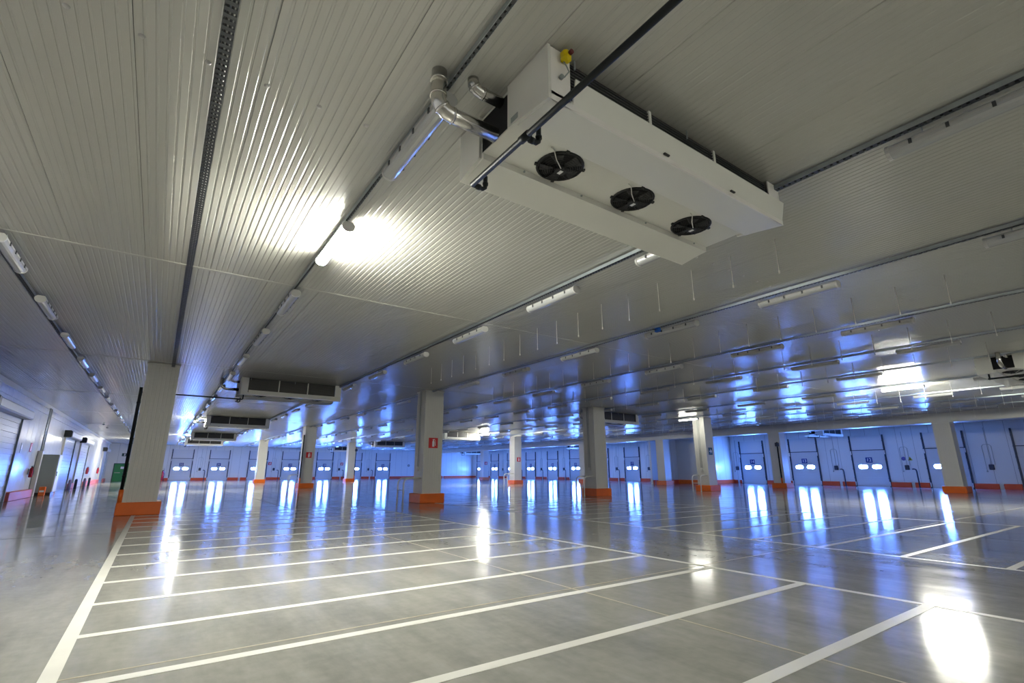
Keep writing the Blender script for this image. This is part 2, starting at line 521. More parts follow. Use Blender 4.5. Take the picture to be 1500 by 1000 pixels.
# kerbs between the doors
kb = tag(link('baseboard_back', None, None, (0, 0, 0)), 'orange red kerb along the back dock wall', None, None, 'structure')
kr = tag(link('baseboard_right', None, None, (0, 0, 0)), 'orange red kerb along the right dock wall', None, None, 'structure')
kl = tag(link('baseboard_left', None, None, (0, 0, 0)), 'pink red kerb along the shutter wall', None, None, 'structure')
def kerb_y(parent, x0, x1, y0, y1, h, m): MB().cbox(x0, x1, y0, y1, 0, h, 0.02).build('kerb', m, parent)
edges = [-2.6] + sum([[x - DW / 2 - 0.08, x + DW / 2 + 0.08] for x in back_doors], []) + [X1 - 0.02]
for a, b in zip(edges[::2], edges[1::2]):
    if b - a > 2.2:
        m = a + (b - a) * 0.62
        kerb_y(kb, a, m - 0.14, Y1 - 0.16, Y1, 0.40, M_KERB)
        kerb_y(kb, m + 0.14, b, Y1 - 0.16, Y1, 0.40, M_KERB)
    elif b - a > 0.1: kerb_y(kb, a, b, Y1 - 0.16, Y1, 0.40, M_KERB)
edges = [Y0] + sum([[y - DW / 2 - 0.08, y + DW / 2 + 0.08] for y in sorted(right_doors + [7.6])], []) + [Y1 - 0.2]
for a, b in zip(edges[::2], edges[1::2]):
    segs = [(a, b)]
    if a < 31 < b: segs = [(a, 31.5), (35.3, b)]
    for (p, q) in segs:
        if q - p < 0.1: continue
        m = p + (q - p) * 0.42
        kerb_y(kr, X1 - 0.16, X1, p, m - 0.13, 0.40, M_KERB)
        kerb_y(kr, X1 - 0.16, X1, m + 0.13, q, 0.40, M_KERB)
kp = tag(link('baseboard_partition', None, None, (0, 0, 0)), 'orange kerb around the jogged partition', None, None, 'structure')
kerb_y(kp, 42.7, 46.74, 34.84, 35.0, 0.42, M_KERB); kerb_y(kp, 46.74, 46.9, 31.44, 35.0, 0.42, M_ORANGE); kerb_y(kp, 46.9, X1, 31.44, 31.6, 0.42, M_KERB)

# ------------------------------------------------------------------ left wall: shutters, kerbs
def shutter(y0, y1, zb, label, leafmat):
    DOOR_N[0] += 1
    d = tag(link('door_%d' % DOOR_N[0], None, None, (X0, y0, 0)), label, None, None, 'structure')
    L = y1 - y0
    m = MB(); n = 16
    for i in range(n):
        z = i * zb / n
        m.box(0.03, 0.06 + 0.012 * (i % 2), 0.12, L - 0.12, z + 0.004, z + zb / n - 0.004)
    m.build('shutter_leaf', leafmat, d)
    for s in (0.0, L - 0.12):
        MB().cbox(0.02, 0.14, s, s + 0.12, 0, zb, 0.01).build('guide_rail', M_GREY if s else M_TRIM, d)
    MB().prism([(0.02, zb), (0.40, zb), (0.44, zb + 0.06), (0.44, zb + 0.34), (0.36, zb + 0.42), (0.02, zb + 0.42)], 'y', -0.1, L + 0.15).build('shutter_box', M_TRIM, d)
    MB().prism([(0.0, zb - 0.02), (0.42, zb - 0.02), (0.47, zb + 0.05), (0.47, zb + 0.36), (0.38, zb + 0.45), (0.0, zb + 0.45)], 'y', -0.42, -0.1).build('motor_cap', M_BLACK, d)
    return d
shutter(26.6, 32.9, 3.78, 'roller shutter with plain box before the grey cabinet', M_DOORUP)
shutter(47.0, 52.6, 3.72, 'roller shutter with black motor cap beyond the grey cabinet', M_DOORUP)
shutter(56.2, 62.4, 3.72, 'roller shutter with black motor cap before two extinguishers', M_DOORUP)
shutter(78.5, 83.8, 3.72, 'last roller shutter beside the green exit door', M_DOORUP)
for a, b in ((Y0, 12), (12, 19), (19, 26.4), (33.1, 38.4), (43.4, 46.5), (52.8, 55.7), (62.6, 68.0), (68.05, 74.5), (75.0, 78.0), (84.0, 87.4)):
    kerb_y(kl, X0 + 0.03, X0 + 0.24, a, b, 0.42, M_PINK)
# green emergency exit in the back wall
DOOR_N[0] += 1
gd = tag(link('door_%d' % DOOR_N[0], None, None, (-3.9, Y1, 0)), 'green double emergency exit door with push bars', None, None, 'structure')
for s in (-1, 1):
    MB().cbox(min(0, s * 0.88) + 0.01, max(0, s * 0.88) - 0.01, -0.06, 0, 0.01, 2.3, 0.01).build('door_leaf', M_GREEN, gd)
    MB().tube([(s * 0.15, -0.12, 1.15), (s * 0.78, -0.12, 1.15)], 0.025, 8).build('push_bar', M_TUBE, gd)
MB().box(-0.18, 0.18, -0.068, -0.06, 1.65, 1.95).build('door_notice', M_WHITE, gd)
MB().cbox(-0.98, 0.98, -0.03, 0, 0, 2.4, 0.01).build('door_frame', M_DKGREEN, gd)

# ------------------------------------------------------------------ columns
HW, BW = 0.458, 0.60
def shaft_mesh(h):
    m = MB()
    n = 8
    w = 2 * HW
    prof = []
    def side(a, b):
        ax, ay = a; bx, by = b
        nx, ny = (by - ay) / w, -(bx - ax) / w
        for i in range(n):
            for t, dpt in ((i / n + 0.006, 0), ((i + 1) / n - 0.022, 0), ((i + 1) / n - 0.016, 0.006), ((i + 1) / n, 0.006)):
                t = min(max(t, 0.0), 1.0)
                if (i == n - 1 and dpt): continue
                prof.append((ax + (bx - ax) * t - nx * dpt, ay + (by - ay) * t - ny * dpt))
    side((-HW, -HW), (HW, -HW)); side((HW, -HW), (HW, HW)); side((HW, HW), (-HW, HW)); side((-HW, HW), (-HW, -HW))
    m.prism(prof, 'z', 0.38, h)
    return m.mesh('shaft', M_COL)
ME_SHAFT = shaft_mesh(CE)
ME_SHAFT_B = shaft_mesh(4.43)
ME_PLINTH = MB().cbox(-BW, BW, -BW, BW, 0, 0.40, 0.02).mesh('plinth', M_ORANGE)
ME_CORNER = MB().prism([(-HW - 0.006, -HW - 0.006), (-HW + 0.05, -HW - 0.006), (-HW + 0.05, -HW + 0.002), (-HW + 0.002, -HW + 0.002), (-HW + 0.002, -HW + 0.05), (-HW - 0.006, -HW + 0.05)], 'z', 0.4, 4.42).mesh('corner_trim', M_TRIM)
ME_COLLAR = MB().cbox(-HW - 0.03, HW + 0.03, -HW - 0.03, HW + 0.03, -0.06, 0.0, 0.01).mesh('collar', M_TRIM)
def column(x, y, label, beamcol=False):
    c = thing('column', label, 'column', (x, y, 0))
    link('shaft', ME_SHAFT_B if beamcol else ME_SHAFT, c)
    link('plinth', ME_PLINTH, c)
    for k in range(4):
        link('corner_trim', ME_CORNER, c, None, k * PI / 2)
    link('collar', ME_COLLAR, c, (0, 0, 4.43 if beamcol else CE))
    return c
CX = [-0.305, 10.232, 20.97, 31.78, 42.05]
CY = [21.31, 44.53, 67.35]
column(CX[0], CY[0], 'column with black drain pipe, standing on the end of the white line')
column(CX[1], CY[0], 'column with red extinguisher sign, two conduits and a tube hoop')
column(CX[2], CY[0], 'column with tube hoop and conduits, ceiling cooler behind it')
column(CX[3], CY[0], 'brightly lit column with a dark arrow sign')
column(CX[0], CY[1], 'column hidden behind the column with black drain pipe')
column(CX[1], CY[1], 'column with extinguisher sign before the pale dock doors')
column(CX[2], CY[1], 'column hidden behind the extinguisher sign column')
column(CX[3], CY[1], 'column with extinguisher sign before the narrow dock doors')
column(CX[1], CY[2], 'small far column between dock doors, without a sign')
column(CX[2], CY[2], 'far column with dark drain pipe and box before blue doors')
column(CX[3], CY[2], 'far column hidden behind nearer columns')
column(CX[4], 10.31, 'beam column with a bright reflection on its blue side', True)
column(CX[4], CY[0], 'beam column with a bracketed pipe painted orange below', True)
column(CX[4], 33.0, 'beam column standing beside the jogged partition', True)
column(CX[4], CY[1], 'beam column hidden behind the tube hoop column', True)
column(CX[4], CY[2], 'far beam column with pink lit plinth near the corner', True)

# ------------------------------------------------------------------ cable trays and light rows
ROWS = [-2.51, 1.79, 6.30, 10.24, 14.30, 18.01, 21.6, 26.1, 30.05, 34.1, 37.9]
def tray(x, y0, y1, label, dark=False, w=0.11, z=CE - 0.10, group=None):
    t = thing('cable_tray', label, 'cable tray', (x, 0, z), 0, group)
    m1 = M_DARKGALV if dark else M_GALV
    for s in (-1, 1):
        MB().prism([(s * w / 2, 0), (s * w / 2 + s * 0.004, 0), (s * w / 2 + s * 0.004, 0.06), (s * w / 2 - s * 0.012, 0.06), (s * w / 2 - s * 0.012, 0.056), (s * w / 2, 0.056)], 'y', y0, y1).build('side_rail', m1, t)
    r = MB(); y = y0; 
    while y < y1:
        st = 0.07 if y < 16 else 0.2
        r.box(-w / 2, w / 2, y, y + st * 0.6, 0, 0.003); y += st
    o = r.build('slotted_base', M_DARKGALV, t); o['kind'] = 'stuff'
    h = MB(); y = y0 + 0.6
    while y < y1:
        h.box(-w / 2 - 0.01, w / 2 + 0.01, y, y + 0.03, 0.06, 0.066); h.tube([(0, y + 0.015, 0.06), (0, y + 0.015, CE - z + 0.002)], 0.006, 6); y += 1.7
    o = h.build('hanger', M_GALV, t); o['kind'] = 'stuff'
    cb = MB()
    for q in ((0.0,) if w < 0.05 else (-0.02, 0.012)):
        cb.tube([(q, y0, 0.014), (q, (y0 + y1) / 2, 0.014), (q, y1, 0.014)], 0.010, 6)
    o = cb.build('cable', M_BLACK, t); o['kind'] = 'stuff'
    return t
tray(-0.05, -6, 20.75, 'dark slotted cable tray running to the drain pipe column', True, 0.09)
YEND = 86.0
TRAY_LABELS = ['galvanised cable tray nearest the roller shutter wall', 'galvanised cable tray above the aluminium jacketed pipes', 'galvanised cable tray at the right end of the large cooler',
  'galvanised cable tray', 'galvanised cable tray between two lines of rods, second past the sign column', 'galvanised cable tray third past the sign column', 'galvanised cable tray just before the second line of coolers',
  'galvanised cable tray with the distant lit lights', 'galvanised cable tray just before the brightly lit column', 'galvanised cable tray just past the brightly lit column', 'galvanised cable tray nearest the beam']
for i, x in enumerate(ROWS):
    tx = x - (0.03 if i in (1, 6) else 0.16)
    y = -11.0 if i in (2, 4) else -3.0 if i < 4 else 0.0
    segs = []
    for (cx, cy) in [(cx, cy) for cx in CX for cy in CY]:
        if abs(cx - tx) < 0.6:
            segs.append((y, cy - 0.52)); y = cy + 0.52
    segs.append((y, YEND))
    for k, (p, q) in enumerate(segs):
        tray(tx, p, q, TRAY_LABELS[i] + ('' if len(segs) == 1 else (', up to the extinguisher sign column', ', beyond the extinguisher sign column', ', between the far columns', ', behind the last column')[k]), False, 0.036 if i in (1, 6) else 0.075, CE - 0.085)
OTHERS = [((2.27, 22.0), 'ceiling cooler with dark grilles nearest behind the drain pipe column'), ((2.27, 39.3), 'second distant ceiling cooler in the line behind the drain pipe column'),
          ((2.27, 57.6), 'third distant ceiling cooler in the line behind the drain pipe column'), ((2.27, 70.0), 'last ceiling cooler in the line before the pale dock doors'),
          ((22.1, 2.68), 'ceiling cooler at the light rows with black drain fittings on its end'), ((22.1, 22.2), 'ceiling cooler half hidden by the tube hoop column'),
          ((22.1, 42.6), 'ceiling cooler beside the extinguisher sign column'), ((22.1, 61.4), 'white lit ceiling cooler before the blue dock doors'), ((22.1, 80.0), 'small far ceiling cooler next to the drain pipe column'),
          ((46.6, 19.6), 'ceiling cooler hanging behind the beam'), ((46.0, 51.0), 'dark ceiling cooler above the narrow dock doors'), ((46.0, 80.5), 'dark ceiling cooler in the far corner')]
FL = 1.55
UL_ = 3.93
def fixture(label, lit, detail):
    f = thing('batten_light', label, 'light', (0, 0, 0), 0, None)
    MB().prism([(-0.085, 0.02), (-0.085, 0.055), (-0.05, 0.085), (0.05, 0.085), (0.085, 0.055), (0.085, 0.02)], 'y', 0.02, FL - 0.02).build('housing', M_LIGHTBODY, f)
    pr = [(0.088 * math.cos(t), 0.02 + 0.075 * math.sin(t)) for t in [PI + PI * i / 8 for i in range(9)]]
    MB().prism(pr, 'y', 0.03, FL - 0.03).build('diffuser', M_LIT if lit else M_DIFF, f)
    if not detail:
        MB().tube([(0, FL / 2, 0.08), (0, FL / 2, 0.192)], 0.008, 6).build('hanger', M_GALV, f)
    if detail:
        for y in (0.0, FL - 0.035):
            MB().prism([(0.094 * math.cos(t), 0.02 + 0.08 * math.sin(t)) for t in [PI + PI * i / 8 for i in range(9)]] + [(0.094, 0.05), (0.055, 0.092), (-0.055, 0.092), (-0.094, 0.05)], 'y', y, y + 0.035).build('end_cap', M_LIGHTBODY, f)
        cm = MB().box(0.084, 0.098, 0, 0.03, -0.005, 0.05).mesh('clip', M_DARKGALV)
        for y in (0.25, 0.62, 0.98, 1.3):
            link('clip', cm, f, (0, y, 0)); link('clip', cm, f, (-0.182, y, 0))
        for y in (0.3, 1.2):
            MB().box(-0.03, 0.03, y, y + 0.03, 0.084, 0.093).tube([(0.012, y + 0.015, 0.09), (0.012, y + 0.015, 0.192)], 0.006, 6).build('hanger', M_GALV, f)
    return f
FZ = CE - 0.19
ROWTXT = ['nearest the roller shutter wall', 'above the jacketed pipes', 'at the right end of the large cooler', 'meeting the extinguisher sign column', 'first past the extinguisher sign column',
          'second past the extinguisher sign column', 'just before the second line of coolers', 'with the distant lit lights', 'just before the brightly lit column', 'just past the brightly lit column', 'nearest the beam']
near_p = fixture('unlit white batten light fixed beside a cable tray', False, True)
far_p = fixture('unlit white batten light fixed beside a cable tray', False, False)
lit_p = fixture('lit', True, True)
CH = {o: kids(o) for o in (near_p, far_p, lit_p)}
YS = [-10.3, -0.05, 3.60] + [6.72 + 3.42 * k for k in range(0, 24)]
LIT = {(1, 3): 'glaring lit batten light above the white bay lines', (7, 3): 'lit batten light whose glare shows on the floor at the far bay lines',
       (8, 7): 'lit batten light beside the brightly lit column', (7, 13): 'lit batten light before the extinguisher sign column of the narrow doors',
       (1, 13): 'lit batten light above the second row of coolers', (1, 19): 'lit batten light near the coolers by the pale dock doors', (4, 19): 'lit batten light over the pale dock doors',
       (2, 0): 'lit batten light behind the large cooler', (4, 0): 'lit batten light far behind the bay lines past the sign column',
       (0, 22): 'lit batten light near the green exit door', (2, 22): 'lit batten light above the pale dock doors beside the last cooler'}
used = {near_p: False, far_p: False, lit_p: False}
for i, x in enumerate(ROWS):
    for j, y in enumerate(YS):
        if y > 84: continue
        if (i > 4 and j == 1) or (j == 0 and (i, j) not in LIT): continue
        lit = LIT.get((i, j))
        if not lit and any(ux - 0.64 < x < ux and y < uy + 0.93 and y + FL > uy + 0.70 for (ux, uy), _ in OTHERS): continue
        if any(abs(cx - x) < 0.62 and y - 0.62 < cy < y + FL + 0.62 for cx in CX for cy in CY): continue
        if any(ux - 0.75 < x < ux + UL_ and y < uy + 1.5 and y + FL > uy for ux, uy in [(22.1, 2.68), (22.1, 22.2), (22.1, 42.6)]) and not lit and x > 20 and x < 21.4: continue
        p = lit_p if lit else (near_p if (y < 15 and x < 16) else far_p)
        if not used[p]:
            used[p] = True; o = p
        else:
            o = p.copy(); COL.objects.link(o)
            for c in CH[p]:
                q = c.copy(); COL.objects.link(q); q.parent = o
        o.location = (x, y, FZ)
        if lit: o['label'] = lit
        else:
            o['label'] = 'unlit white batten light on the tray ' + ROWTXT[i]
            o['group'] = 'unlit lights on the tray ' + ROWTXT[i]
        if (i, j) == (8, 7):          # a weaker tube
            for c in kids(o):
                if c.name.startswith('diffuser'):
                    c.data = c.data.copy(); c.data.materials[0] = M_LITDIM
# hanging rods between the rows
rod = MB().tube([(0, 0, 0.0), (0, 0, -0.55), (0, 0, -0.556), (0, 0, -0.60)], [0.0065, 0.0065, 0.013, 0.013], 8).mesh('hanging_rod', M_ROD)
BAYS = ((7.7, 3.5, 16.5, 0.785, 'past the large cooler'), (11.9, 2.4, 19, 0.80, 'past the extinguisher sign column'), (15.7, 2.5, 21, 0.82, 'second bay past the sign column'), (19.4, 2.5, 26, 0.87, 'before the second line of coolers'),
        (27.6, 2.5, 34, 0.93, 'with the distant lit lights'), (32.9, 2.6, 36, 1.0, 'past the brightly lit column'), (35.6, 2.6, 38, 1.05, 'second bay before the beam'), (39.5, 2.6, 40, 1.1, 'just before the beam'))
for x, ya, yb, st, txt in BAYS:
    y = ya
    while y < yb:
        o = link('hanging_rod', rod, None, (x, y, CE + 0.002))
        tag(o, 'thin white ceiling rod in the bay ' + txt, 'rod', 'hanging rods in the bay ' + txt)
        y += st
# suspension caps on the ceiling panels
cap = MB().dome((0, 0, 0.002), 0.028, 3, 10).mesh('suspension_cap', M_LIGHTBODY)
for i in range(-4, 23):
    x = -1.15 + 0.495 * i
    if 2.2 < x < 6.2 or min(abs(x - r) for r in ROWS) < 0.1: continue
    o = link('suspension_cap', cap, None, (x, 4.65, CE))
    tag(o, 'small round cap on the ceiling panel', 'ceiling cap', 'suspension caps across the ceiling')

# ------------------------------------------------------------------ ceiling coolers
UL, UD = 3.93, 1.55
def cooler(loc, label, UH=0.57, flap=0.30):
    detail = True
    """origin at front left bottom corner, long side along x, fans below"""
    u = thing('ceiling_cooler', label, 'air cooler', loc)
    # end caps with full height, front and rear
    for a, b in ((0.0, 0.03), (UL - 0.03, UL)):
        MB().prism([(0, 0.0), (0.62, 0.09), (0.62, UH), (0, UH)], 'x', a, b).build('end_cap', M_UNIT, u)
        MB().prism([(1.14, 0.07), (UD, 0.0), (UD, UH), (1.14, UH)], 'x', a, b).build('end_cap', M_UNIT, u)
    for a, b in ((0.03, 0.26), (UL - 0.26, UL - 0.03)):
        for (p, q) in ((0.0, 0.02), (UD - 0.02, UD)):
            MB().cbox(a, b, p, q, 0.0, UH - 0.01, 0.004).build('corner_plate', M_UNITW, u)
    MB().box(0.03, UL - 0.03, 0.16, UD - 0.16, UH - 0.03, UH - 0.01).build('top_plate', M_UNIT, u)
    # coil blocks set back, with fins
    for s, (a, b) in (('f', (0.05, 0.30)), ('r', (UD - 0.30, UD - 0.05))):
        cb = MB().box(0.26, UL - 0.26, a, b, 0.20, UH - 0.02).build('coil', M_COIL, u)
        fn = MB()
        y = a - 0.012 if s == 'f' else b
        for k in range(9):
            z = 0.235 + k * (UH - 0.30) / 8
            fn.box(0.27, UL - 0.27, y, y + 0.012, z, z + 0.012)
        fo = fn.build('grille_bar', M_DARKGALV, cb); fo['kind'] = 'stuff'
        for k in (1, 2):
            xx = 0.26 + (UL - 0.52) * k / 3
            MB().box(xx - 0.02, xx + 0.02, y - 0.01, y + 0.03, 0.18, UH - 0.02).build('mullion', M_UNIT, cb)
    # drip trays (sloping bottoms) front and rear
    MB().prism([(0.0, 0.0), (0.50, 0.055), (0.50, 0.10), (0.03, 0.05), (0.03, 0.10), (0.0, 0.09)], 'x', 0.03, UL - 0.03).build('drip_tray', M_UNIT, u)
    MB().prism([(0.0, 0.055), (0.018, 0.06), (-0.035, flap), (-0.05, flap - 0.005)], 'x', 0.28, UL - 0.01).build('tray_flap', M_UNIT, u)
    MB().box(0.03, UL - 0.03, -0.004, 0.012, 0.0, 0.055).build('tray_lip', M_UNITW, u)
    MB().prism([(UD, 0.0), (1.10, 0.045), (1.10, 0.13), (UD - 0.03, 0.13), (UD - 0.03, 0.10), (UD + 0.035, flap), (UD + 0.05, flap - 0.005), (UD, 0.09)], 'x', 0.03, UL - 0.03).build('drip_tray', M_UNIT, u)
    # fan deck between
    MB().box(0.03, UL - 0.03, 0.48, 1.12, 0.115, 0.13).build('fan_deck', M_UNIT, u)
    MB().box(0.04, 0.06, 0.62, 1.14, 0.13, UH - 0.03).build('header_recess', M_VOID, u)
    for fx in (0.83, 1.985, 3.14):
        R = 0.25
        f = link('fan', None, u, (fx, 0.82, 0.115)); 
        MB().tube([(R * math.cos(t), R * math.sin(t), -0.005) for t in [2 * PI * i / 28 for i in range(29)]], 0.014, 6).build('fan_ring', M_BLACK, f)
        MB().tube([(0, 0, 0.0015), (0, 0, -0.0005)], R - 0.003, 28).build('fan_opening', M_VOID, f)
        MB().tube([(0, 0, -0.01), (0, 0, -0.075)], 0.065, 14).build('motor', M_BLACK, f)
        if detail:
            bl = MB()
            for k in range(5):
                t0 = 2 * PI * k / 5
                n = len(bl.v)
                for r, da, zz in ((0.06, -0.25, -0.012), (0.06, 0.25, -0.03), (0.235, 0.42, -0.034), (0.235, -0.22, -0.010)):
                    bl.v.append((r * math.cos(t0 + da), r * math.sin(t0 + da), zz))
                for r, da, zz in ((0.06, -0.25, -0.008), (0.06, 0.25, -0.026), (0.235, 0.42, -0.030), (0.235, -0.22, -0.006)):
                    bl.v.append((r * math.cos(t0 + da), r * math.sin(t0 + da), zz))
                bl.f += [(n, n + 1, n + 2, n + 3), (n + 7, n + 6, n + 5, n + 4)] + [(n + i, n + 4 + i, n + 4 + (i + 1) % 4, n + (i + 1) % 4) for i in range(4)]
            bl.build('fan_blades', mat('fan_blade', (0.035, 0.035, 0.035), 0.35), f)
            gd_ = MB()
            for r in (0.09, 0.115, 0.14, 0.165, 0.19, 0.215, 0.238):
                zz = -0.062 + 0.045 * (r / 0.25) ** 2
                gd_.tube([(r * math.cos(t), r * math.sin(t), zz) for t in [2 * PI * i / 24 for i in range(25)]], 0.0022, 4, False)
            for k in range(12):
                t = 2 * PI * k / 12
                gd_.tube([(0.06 * math.cos(t), 0.06 * math.sin(t), -0.062), (0.17 * math.cos(t), 0.17 * math.sin(t), -0.042), (0.25 * math.cos(t), 0.25 * math.sin(t), -0.012)], 0.0025, 4, False)
            go = gd_.build('fan_guard', M_BLACK, f); go['kind'] = 'stuff'
            for k in range(4):
                t = PI / 4 + k * PI / 2 + 0.4
                MB().box(-0.018, 0.018, -0.012, 0.03, -0.018, 0.002).build('guard_clip', M_BLACK, f, ((R + 0.005) * math.cos(t), (R + 0.005) * math.sin(t), 0), t - PI / 2)
            MB().box(-0.02, 0.02, -0.032, 0.032, -0.079, -0.076).build('motor_label', M_WHITE, f)
            MB().tube([(-0.03, -0.05, -0.07), (-0.15, -0.12, -0.05), (-0.25, -0.20, -0.02), (-0.29, -0.2, 0.0)], 0.006, 6).build('motor_cable', M_TRIM, f)
    # suspension brackets up to the ceiling
    for bx_ in (0.33, 2.0, 3.72):
        for by_ in (-0.005, UD - 0.03):
            if loc[2] + UH < CE - 0.004:
                MB().box(bx_ - 0.05, bx_ + 0.05, by_, by_ + 0.05, UH - 0.01, UH + 0.005).build('bracket', M_UNITW, u)
            MB().tube([(bx_, by_ + 0.02, UH - 0.1), (bx_, by_ + 0.02, CE - loc[2])], 0.009, 6).build('hanger_bolt', M_GALV, u)
    return u
UZ = CE - 0.57 - 0.002
c1 = cooler((2.27, 2.68, UZ), 'large white ceiling cooler with yellow switch and three black fans')
# extras of the near cooler only
MB().cbox(0.13, 0.22, -0.085, 0.0, 0.43, 0.54, 0.02).build('isolator_switch', M_YELLOW, c1)
MB().tube([(0.185, -0.085, 0.495), (0.185, -0.115, 0.495)], 0.022, 10).build('switch_knob', mat('knob_red', (0.10, 0.005, 0.01), 0.4), c1)
MB().tube([(0.16, -0.03, 0.43), (0.17, -0.05, 0.38), (0.2, -0.05, 0.33), (0.17, -0.02, 0.28), (0.14, -0.01, 0.27)], 0.007, 6).build('switch_cable', M_GREY, c1)
MB().tube([(0.14, 0.0, 0.27), (0.14, -0.03, 0.27)], 0.022, 10).build('cable_gland', M_GREY, c1)
for x in (1.55, 2.75):
    MB().box(x - 0.04, x + 0.04, -0.03, -0.008, 0.055, 0.07).build('tray_hook', M_BLACK, c1)
MB().box(-0.004, 0.0, 0.45, 0.56, 0.10, 0.16).build('rating_plate', M_GREY, c1)
for x in (0.55, 1.4, 2.55, 3.6):
    MB().tube([(x, 1.098, 0.09), (x, 1.085, 0.09)], 0.012, 8).build('rivet', M_GREY, c1)
c2 = None
for (x, y), lb in OTHERS:
    if (x, y) == (22.1, 2.68):
        cooler((x, y, UZ), lb)
    elif c2 is None:
        c2 = cooler((x, y, CE - 0.70 - 0.002), lb, 0.70, 0.19)
    else:
        dup(c2, (x, y, CE - 0.70 - 0.002), None, lb)

# refrigerant pipes of the near cooler: insulated with aluminium jackets
def jacket(pts, r, label, rings, name='jacketed_pipe'):
    p = thing(name, label, 'pipe', pts[0])
    o = Vector(pts[0])
    MB().tube([Vector(q) - o for q in pts], r, 20).build('pipe_run', M_STEEL, p)
    for a, d in rings:
        a = Vector(a) - o; d = Vector(d).normalized()
        MB().tube([a - d * 0.012, a + d * 0.012], r + 0.006, 20).build('band', M_STEEL, p)
    return p
zc = 4.62; px_, py_ = 1.64, 3.52
elb = [(px_ + 0.14 - 0.14 * math.cos(t), py_, zc + 0.14 - 0.14 * math.sin(t)) for t in [PI / 2 * i / 4 for i in range(5)]]
jacket([(px_, py_, CE)] + elb + [(2.275, py_, zc)], 0.074, 'aluminium jacketed pipe dropping from the ceiling and bending into the cooler',
       [((px_, py_, CE - 0.10), (0, 0, 1)), ((px_, py_, zc + 0.15), (0, 0, 1)), ((px_ + 0.15, py_, zc), (1, 0, 0)), ((px_ + 0.045, py_, zc + 0.04), (1, 0, -1))])
zc2 = 4.93
jacket([(1.95, 3.42, CE), (1.955, 3.42, zc2 + 0.05), (1.985, 3.42, zc2 + 0.015), (2.04, 3.42, zc2), (2.275, 3.42, zc2)], 0.056, 'short aluminium jacketed pipe elbow at the top of the cooler',
       [((2.06, 3.42, zc2), (1, 0, 0)), ((1.97, 3.42, zc2 + 0.03), (1, 0, -1))])
# black drain pipe with two traps
dp = thing('drain_pipe', 'long black drain pipe under the near cooler', 'pipe', (2.29, 0, 4.31))
MB().tube([(0, -6, 0), (0, -1, 0), (0, 2.0, 0), (0, 3.98, 0)], 0.030, 14).build('pipe_run', M_PIPE, dp)
for y in (0.6, 3.05):
    MB().tube([(0, y - 0.06, 0), (0, y + 0.06, 0)], 0.038, 14).build('coupling', M_PIPE, dp)
for y, zt in ((3.98, 0.155), (3.05, 0.19)):
    m = MB()
    m.tube([(0, y, 0), (0.06, y, 0), (0.13, y, -0.005), (0.155, y, 0.02), (0.16, y, 0.06), (0.16, y, zt)], 0.024, 12)
    m.build('trap', M_PIPE, dp)
    for q in ((0.075, 0), ):
        MB().tube([(q[0] - 0.02, y, 0), (q[0] + 0.02, y, 0)], 0.032, 12).build('union_nut', M_PIPE, dp)
    MB().tube([(0.16, y, 0.05), (0.16, y, 0.08)], 0.031, 12).build('union_nut', M_PIPE, dp)
# pipes of the other coolers
def unit_pipes(x, y, lab, drain_to=None):
    t = thing('jacketed_pipe', 'silver pipe pair bending into the %s' % lab, 'pipe', (x, y, 0))
    MB().tube([(-0.62, 0.84, CE), (-0.62, 0.84, 4.72), (-0.5, 0.84, 4.64), (-0.42, 0.84, 4.62), (0.004, 0.84, 4.62)], 0.06, 12).build('pipe_run', M_STEEL, t)
    MB().tube([(-0.3, 0.74, CE), (-0.29, 0.74, 4.97), (-0.2, 0.74, 4.93), (0.004, 0.74, 4.93)], 0.046, 12).build('pipe_run', M_STEEL, t)
    d = thing('drain_pipe', 'black drain pipe of the %s' % lab, 'pipe', (x, y, 4.31 if (x, y) == (22.1, 2.68) else 4.18))
    m = MB().tube([(0.02, 1.3, 0), (0.02, 0.37, 0)], 0.03, 10)
    m.build('pipe_run', M_PIPE, d)
    for yy in (1.3, 0.37):
        MB().tube([(0.02, yy, 0), (0.13, yy, -0.005), (0.16, yy, 0.03), (0.16, yy, 0.18)], 0.024, 10).build('trap', M_PIPE, d)
    if drain_to is not None:
        MB().tube([(0.02, 0.37, 0), (drain_to[0] - x, 0.37, 0)], 0.028, 10).build('cross_run', M_PIPE, d)
labs = ['cooler behind the drain pipe column', 'second distant cooler', 'third distant cooler', 'last distant cooler', 'cooler at the light rows', 'cooler behind the tube hoop column', 'cooler beside the sign column', 'white lit cooler', 'small far cooler', 'cooler behind the beam', 'dark cooler above narrow doors', 'dark cooler in the corner']
for ((x, y), _), lb in zip(OTHERS, labs):
    unit_pipes(x, y, lb, (-0.86, y) if abs(x - 2.27) < 0.01 and y < 30 else None)

# ------------------------------------------------------------------ things on and around the columns
def downpipe(x, y, ztop, label, box=False):
    d = thing('down_pipe', label, 'pipe', (x, y, 0))
    MB().tube([(0, 0, 0.75), (0, 0, ztop - 0.1), (0.0, 0.0, ztop)], 0.05, 12).build('pipe_run', M_PIPE, d)
    MB().tube([(0, 0, 0.40), (0, 0, 0.8)], 0.065, 12).build('guard_sleeve', M_ORANGE, d)
    for z in (1.2, 2.4, 3.6):
        MB().tube([(0, 0, z), (0, 0, z + 0.05)], 0.06, 12).build('pipe_clamp', M_PIPE, d)
    if box:
        MB().cbox(-0.16, 0.16, -0.12, 0.12, ztop, ztop + 0.3, 0.02).build('trap_box', M_DGREY, d)
    return d
downpipe(CX[0] - HW - 0.07, CY[0] - HW - 0.02, 4.15, 'black down pipe on the column at the white line')  # fed by the cross run
downpipe(CX[1] - HW - 0.07, CY[1] - HW - 0.04, 4.3, 'dark down pipe on the sign column before the pale dock doors')
downpipe(CX[2] + HW + 0.08, CY[2] - HW, 3.9, 'dark down pipe with box on the far column before the blue doors', True)
